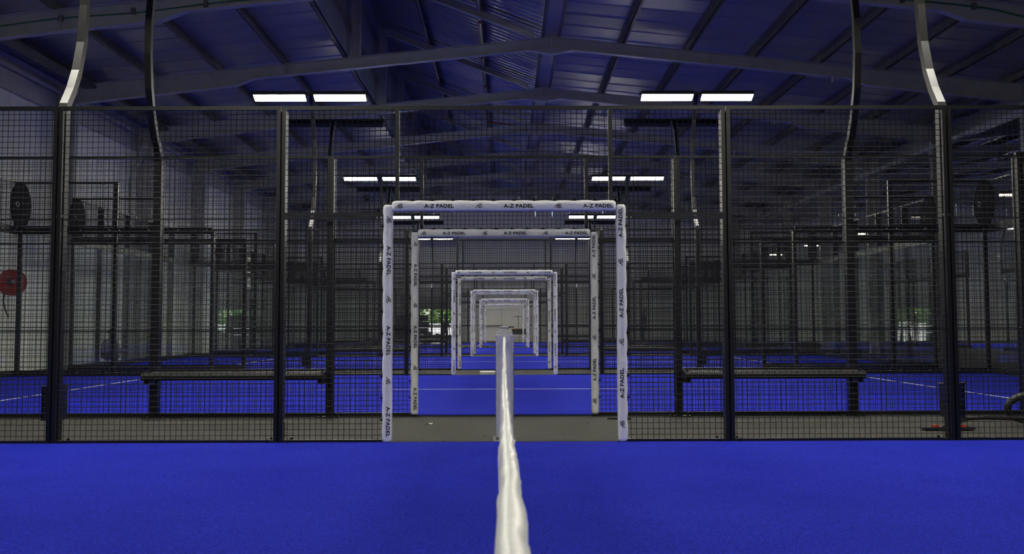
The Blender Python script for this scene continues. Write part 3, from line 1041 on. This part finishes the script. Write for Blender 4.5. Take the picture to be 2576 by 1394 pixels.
me_side_txt = text_mesh('A-Z PADEL', .6, .075)
NETPOST = [P('sleeve', sleeve()), P('collar', MB().lathe([(.066, .955), (.07, .96), (.07, .985), (.064, .992)], n=24).mesh('board', smooth=False)),
           P('winch', MB().lathe([(.042, .985), (.044, 1.0), (.043, 1.03), (.036, 1.036)], n=20).mesh('board'), subs=[P('strap', MB().lathe([(.0446, 1.018), (.0446, 1.023)], n=20).mesh('ink'))]),
           P('crank', MB().bar((.03, -.02, 1.03), (.085, -.02, 1.03), .01, .009).mesh('ink')),
           P('slit_flap', MB().prism([(-.05, .925), (-.045, .92), (0, .935), (.045, .92), (.05, .925), (.0, .945)], -.0865, -.0845).mesh('white')),
           P('foot', MB().box(-.1, .1, -.07, .07, 0, .02).lathe([(.02, .02), (.02, .05), (.008, .055)], (-.085, 0, 0), n=8).lathe([(.02, .02), (.02, .05), (.008, .055)], (.085, 0, 0), n=8).mesh('board')),
           P('core', MB().lathe([(.045, .02), (.045, .96)], n=12).mesh('board')),
           P('lettering', me_side_txt, (.0815, 0, .5), (0, PI / 2, PI / 2))]
PLAINPOST = [p for p in NETPOST if p.name not in ('winch', 'crank')]
for i, y in enumerate(COURTS):
    place('court_net', NET, 'court net with white top tape across the %s blue court' % ORD[i], 'net', (0, y, 0), 0, 'court nets')
    place('net_post', PLAINPOST if i else NETPOST, 'white padded net post standing in the %s gate doorway' % ROW[y + 10], 'net post', (0.004, y + 10.13, 0), 0, 'net posts')
    if i:
        place('net_post', PLAINPOST, 'white padded net post standing in the %s gate doorway' % ROW[y], 'net post', (0.004, y - .13, 0), PI, 'net posts')

# ------------------------------------------------------------------ loose things
single('paper_scrap', MB().add([(0, 0, .004), (.04, .02, .016), (.075, .0, .006), (.1, .03, .02), (.02, .05, .004), (.06, .06, .012)], [(0, 1, 4), (1, 5, 4), (1, 2, 5), (2, 3, 5)]).mesh('board'),
       'crumpled white paper scrap on the grey aisle inside the first gate', 'litter', (-.85, 11.9, 0))
single('white_board', MB().box(-.16, .16, -.3, .3, 0, .05).mesh('board'), 'white board lying on the aisle beyond the third gate', 'board', (-.36, 24.0, 0))
single('cable_offcut', MB().tube([(0, 0, .008), (.07, .01, .008), (.13, .0, .008)], .007, 6).mesh('ink'), 'short black cable offcut on the aisle beside the second gate', 'litter', (1.14, 12.5, 0))
for i, (xx, yy) in enumerate(((-.2, 10.7), (-.55, 10.2), (.9, 12.0), (-.35, 12.6), (.55, 10.9))):
    single('floor_crumb', MB().add([(0, 0, 0), (.028, .004, 0), (.02, .03, 0), (.015, .012, .006)], [(0, 1, 3), (1, 2, 3), (2, 0, 3), (0, 2, 1)]).mesh('ink'),
           'tiny dark crumb lying on the grey aisle by the first gate', 'litter', (xx, yy, 0), i * 1.1, 'dark crumbs on the aisle')
# vacuum cleaner head, wand and hose
hose = []
for k in range(30):
    t = math.radians(40 + 250 * k / 29)
    hose.append((5.42 + .25 * math.cos(t), 11.5 + .004 * k, .185 + .135 * math.sin(t)))
place('floor_vacuum', [P('nozzle', MB().prism([(4.12, .012), (4.62, .012), (4.62, .035), (4.12, .03)], 11.05, 11.2).mesh('rubber')),
                       P('neck', MB().prism([(4.28, .03), (4.36, .06), (4.40, .115), (4.55, .13), (4.56, .09), (4.44, .06), (4.40, .03)], 11.09, 11.16).mesh('rubber')),
                       P('clip', MB().box(4.2, 4.27, 11.06, 11.1, .03, .055).mesh('orange')), P('clip', MB().box(4.45, 4.53, 11.06, 11.1, .03, .055).mesh('orange')),
                       P('wand', MB().tube([(4.5, 11.125, .115), (4.75, 11.14, .12), (5.35, 11.3, .09), (5.9, 11.5, .08)], [.024, .02, .02, .02], 10).mesh('rubber', smooth=True)),
                       P('hose', MB().tube([(5.95, 11.55, .3), (5.78, 11.52, .29)] + hose + [(5.6, 11.64, .042), (5.85, 11.66, .04), (6.2, 11.7, .04)], .038, 10).mesh('rubber', smooth=True))],
      'black floor vacuum with orange clips lying in the aisle by the first fence', 'vacuum')
# fire hose reel, swung out from the wall
rl = MB().lathe([(.265, -.10), (.285, -.095), (.285, -.085), (.265, -.08)], n=36, axis='y')
place('fire_hose_reel', [P('disc', MB().lathe([(.06, -.105), (.27, -.10), (.285, -.09), (.27, -.085), (.06, -.085)], n=36, axis='y').mesh('red')),
                         P('disc', MB().lathe([(.06, .105), (.27, .10), (.285, .09), (.27, .085), (.06, .085)], n=36, axis='y').mesh('red')),
                         P('hose', MB().lathe([(.1, -.085), (.21, -.08), (.23, -.04), (.21, 0), (.23, .04), (.21, .08), (.1, .085)], n=24, axis='y').mesh('rubber')),
                         P('hub', MB().lathe([(.07, -.13), (.07, .13)], n=16, axis='y').mesh('rubber')),
                         P('nameplate', MB().box(.03, .12, -.135, -.125, -.03, .05).mesh('emblem')),
                         P('hanging_hose', MB().tube([(-.12, -.05, -.2), (-.16, -.05, -.4), (-.1, -.05, -.62), (-.06, 0, -.75)], .017, 8).mesh('rubber', smooth=True)),
                         P('arm', MB().box(-.36, .0, -.02, .02, -.03, .03).mesh('red'))],
      'red fire hose reel swung out from the pale wall', 'hose reel', (-10.62, 24.25, 1.98))
# far end: goods, tarp, counter, table
place('goods_stack', [P('bale', MB().box(-.9, .9, -.5, .5, .12 + .37 * k, .46 + .37 * k).mesh('dark'), (.02 * (-1) ** k, 0, 0)) for k in range(4)] +
      [P('pallet', MB().box(-.95, .95, -.55, .55, 0, .11).mesh('wood'))], 'dark stack of wrapped goods on a pallet before the roller door', 'stack', (-5.2, 64.2, 0))


def heap(w, d, h, seed):
    mb = MB()
    n, m = 26, 16
    vs, fs = [], []
    for i in range(n):
        for j in range(m):
            u, v = i / (n - 1), j / (m - 1)
            e = min(1, 4 * min(u, 1 - u), 4 * min(v, 1 - v))
            z = .004 + e * h * (.35 + .65 * abs(noise.noise(Vector((u * 6 + seed, v * 4, seed)))) * 1.6)
            vs.append(((u - .5) * w + .05 * noise.noise(Vector((u * 9, v * 9, seed))), (v - .5) * d, z))
    for i in range(n - 1):
        for j in range(m - 1):
            fs.append((i * m + j, (i + 1) * m + j, (i + 1) * m + j + 1, i * m + j + 1))
    per = [i * m for i in range(n)] + [(n - 1) * m + j for j in range(1, m)] + [i * m + m - 1 for i in range(n - 2, -1, -1)] + [j for j in range(m - 2, 0, -1)]
    o = len(vs)
    vs += [(vs[i][0], vs[i][1], 0) for i in per]
    for a in range(len(per)):
        b = (a + 1) % len(per)
        fs.append((per[a], per[b], o + b, o + a))
    fs.append(tuple(o + a for a in range(len(per))))
    return mb.add(vs, fs).mesh('tarp')


single('tarp_heap', heap(2.1, .8, .13, 1.0), 'crumpled dark tarp lying in the aisle before the eighth gate', 'tarp', (-1.25, 50.4, 0))
single('tarp_heap', heap(3.6, 2.0, .75, 4.0), 'big dark heap of sheeting on the last blue court', 'tarp', (-4.3, 59.5, .021))
single('tarp_heap', heap(1.6, 1.2, .35, 7.0), 'small dark heap of sheeting beside the dark goods stack', 'tarp', (-6.6, 56.5, .021))
place('low_counter', [P('front', MB().box(-1.25, .1, 0, .3, 0.06, .95).mesh('board')), P('plinth', MB().box(-1.25, .1, .02, .3, 0, .06).mesh('wood')),
                      P('top', MB().box(-1.3, .15, -.05, .35, .95, 1.0).mesh('shutter'))], 'low white counter against the end wall past the last gate', 'counter', (0, 65.4, 0))
place('work_table', [P('top', MB().box(-.55, .55, -.35, .35, .74, .79).mesh('wood')), P('apron', MB().box(-.5, .5, -.3, .3, .45, .74).mesh('dark'))] +
      [P('leg', MB().box(a - .03, a + .03, b - .03, b + .03, 0, .45).mesh('steel')) for a in (-.42, .42) for b in (-.25, .25)],
      'brown topped work table past the last gate', 'table', (.95, 64.5, 0))
place('tee_stand', [P('pole', MB().tube([(0, 0, .79), (0, 0, 1.47)], .028).mesh('steel')), P('crosspiece', MB().box(-.24, .24, -.06, .06, 1.47, 1.5).mesh('dark')),
                    P('foot', MB().lathe([(.1, .79), (.1, .8), (.03, .82)], n=16).mesh('steel'))], 'thin grey tee stand on the brown work table', 'stand', (.8, 64.5, 0))


# ------------------------------------------------------------------ people
def figure(name, V, E, tags, cols, label, loc, rz, hair, shoes, hands):
    me = bpy.data.meshes.new('body')
    me.from_pydata([v[:3] for v in V], E, [])
    o = bpy.data.objects.new('tmp', me)
    C.objects.link(o)
    md = o.modifiers.new('s', 'SKIN')
    sv = me.skin_vertices[0].data
    for i, v in enumerate(V):
        sv[i].radius = (v[3], v[4] if len(v) > 4 else v[3])
        sv[i].use_root = (i == 0)
    sb = o.modifiers.new('d', 'SUBSURF')
    sb.levels = sb.render_levels = 2
    bm_ = from_object(o)
    bpy.data.objects.remove(o)
    mats = list(dict.fromkeys(cols.values()))
    bm_.materials.clear()
    for q in mats:
        bm_.materials.append(M[q])
    vv = [Vector(v[:3]) for v in V]
    for p in bm_.polygons:
        b = min(range(len(vv)), key=lambda i: (vv[i] - p.center).length - V[i][3] * .6)
        p.material_index = mats.index(cols[tags[b]])
        p.use_smooth = True
    # fingers joined to the body mesh
    bm = bmesh.new()
    bm.from_mesh(bm_)
    for (wr, d, sd) in hands:
        wr, d = Vector(wr), Vector(d).normalized()
        sdv = Vector(sd).normalized()
        for k in range(5):
            L = (.045, .075, .085, .08, .06)[k]
            a = wr + d * (.03 if k == 0 else .07) + sdv * (-.04 + .02 * k)
            dd = (d + sdv * (-.8 if k == 0 else 0)).normalized()
            q = MB().tube([a - dd * .03, a + dd * L * .5, a + dd * L + Vector((0, 0, -.012))], [.011, .0095, .007], 6)
            vs = [bm.verts.new(p) for p in q.v]
            for f in q.f:
                fc = bm.faces.new([vs[i] for i in f])
                fc.material_index = mats.index('skin')
                fc.smooth = True
    bm.to_mesh(bm_)
    bm.free()
    parts = [P('body', bm_)]
    hc, hr = Vector(hair[0]), hair[1]
    hb = MB()
    rows, n = [], 14
    vs, fs = [], []
    for i in range(7):
        ph = PI * .56 * i / 6
        for k in range(n):
            t = 2 * PI * k / n
            vs.append((hc.x + hr * .86 * math.sin(ph) * math.cos(t), hc.y + hr * math.sin(ph) * math.sin(t), hc.z + hr * 1.05 * math.cos(ph)))
    for i in range(6):
        for k in range(n):
            j = (k + 1) % n
            fs.append((i * n + k, i * n + j, (i + 1) * n + j, (i + 1) * n + k))
    hb.add(vs, fs)
    parts.append(P('hair', hb.mesh('hair', smooth=True)))
    for (sx, sy, sz, fy_) in shoes:
        sm = MB().prism([(-.045, -.09), (.045, -.09), (.05, .06), (.03, .16), (-.03, .16), (-.05, .06)], 0, .075, 'z')
        parts.append(P('shoe', sm.mesh('shoe'), (sx, sy, sz), (0, 0, fy_)))
    return place(name, parts, label, 'person', loc, rz)


def head(vs, base, f):                       # base = neck point, f = facing (unit xy)
    x, y, z = base
    return [(x, y, z, .055), (x + f[0] * .02, y + f[1] * .02, z + .10, .075), (x + f[0] * .025, y + f[1] * .025, z + .17, .085), (x + f[0] * .01, y + f[1] * .01, z + .25, .05)]


# standing / walking person: faces local -x
V = [(0, 0, .95, .13), (0, 0, 1.12, .125), (-.01, 0, 1.32, .15), (-.02, 0, 1.43, .10)] + head(None, (-.03, 0, 1.5), (-1, 0))
V += [(-.01, .18, 1.42, .06), (.06, .23, 1.15, .048), (-.06, .24, .92, .035), (-.1, .24, .84, .035),
      (-.01, -.18, 1.42, .06), (-.08, -.23, 1.16, .048), (-.28, -.2, 1.06, .035), (-.36, -.2, 1.06, .035),
      (.02, .1, .85, .09), (-.06, .1, .48, .065), (.08, .1, .1, .045),
      (-.02, -.1, .85, .09), (-.14, -.1, .48, .065), (-.2, -.1, .1, .045),
      (-.11, 0, 1.605, .022)]
E = [(0, 1), (1, 2), (2, 3), (3, 4), (4, 5), (5, 6), (6, 7), (2, 8), (8, 9), (9, 10), (10, 11), (2, 12), (12, 13), (13, 14), (14, 15), (0, 16), (16, 17), (17, 18), (0, 19), (19, 20), (20, 21), (5, 22)]
tg = ['t', 's', 's', 's', 'k', 'k', 'k', 'k', 's', 's', 'k', 'k', 's', 's', 'k', 'k', 't', 't', 't', 't', 't', 't', 'k']
figure('person', V, E, tg, {'t': 'jeans', 's': 'bshirt', 'k': 'skin'}, 'person in dark shirt and jeans walking on the last blue court',
       (7.25, 58, .021), .3, ((-.01, 0, 1.68), .1), [(.09, .1, 0, PI / 2), (-.19, -.1, 0, PI / 2)],
       [((-.1, .24, .84), (-.3, 0, -1), (0, 1, 0)), ((-.36, -.2, 1.06), (-1, 0, 0), (0, 1, 0))])
V2 = [(v[0] * .6, v[1], v[2], v[3]) for v in V]
figure('person', V2, E, tg, {'t': 'dtrouser', 's': 'bshirt', 'k': 'skin'}, 'person in dark clothes standing outside the roller door',
       (-3.55, 67.6, -.3), -PI / 2, ((-.01, 0, 1.68), .1), [(.05, .1, 0, PI / 2), (-.11, -.1, 0, PI / 2)],
       [((-.06, .24, .84), (-.1, 0, -1), (0, 1, 0)), ((-.216, -.2, 1.06), (-1, 0, 0), (0, 1, 0))])
# squatting person, back towards the courts, faces local +x
V = [(0, 0, .24, .15), (.03, 0, .40, .15), (.10, 0, .56, .16), (.14, 0, .64, .10)] + head(None, (.17, 0, .69), (1, 0))
V += [(.12, .19, .60, .065), (.22, .25, .40, .05), (.38, .16, .34, .038), (.46, .12, .33, .035),
      (.12, -.19, .60, .065), (.22, -.25, .40, .05), (.38, -.16, .34, .038), (.46, -.12, .33, .035),
      (.08, .12, .24, .1), (.38, .14, .42, .075), (.18, .13, .1, .05),
      (.08, -.12, .24, .1), (.38, -.14, .42, .075), (.18, -.13, .1, .05), (.25, 0, .80, .022)]
figure('person', V, E, tg, {'t': 'dtrouser', 's': 'gshirt', 'k': 'skin'}, 'person in grey shirt squatting behind the court glass by the wall',
       (-10.48, 29.7, 0), math.radians(70), ((.17, 0, .86), .1), [(.2, .13, 0, -PI / 2), (.2, -.13, 0, -PI / 2)],
       [((.46, .12, .33), (1, -.2, -.2), (0, 1, 0)), ((.46, -.12, .33), (1, .2, -.2), (0, 1, 0))])
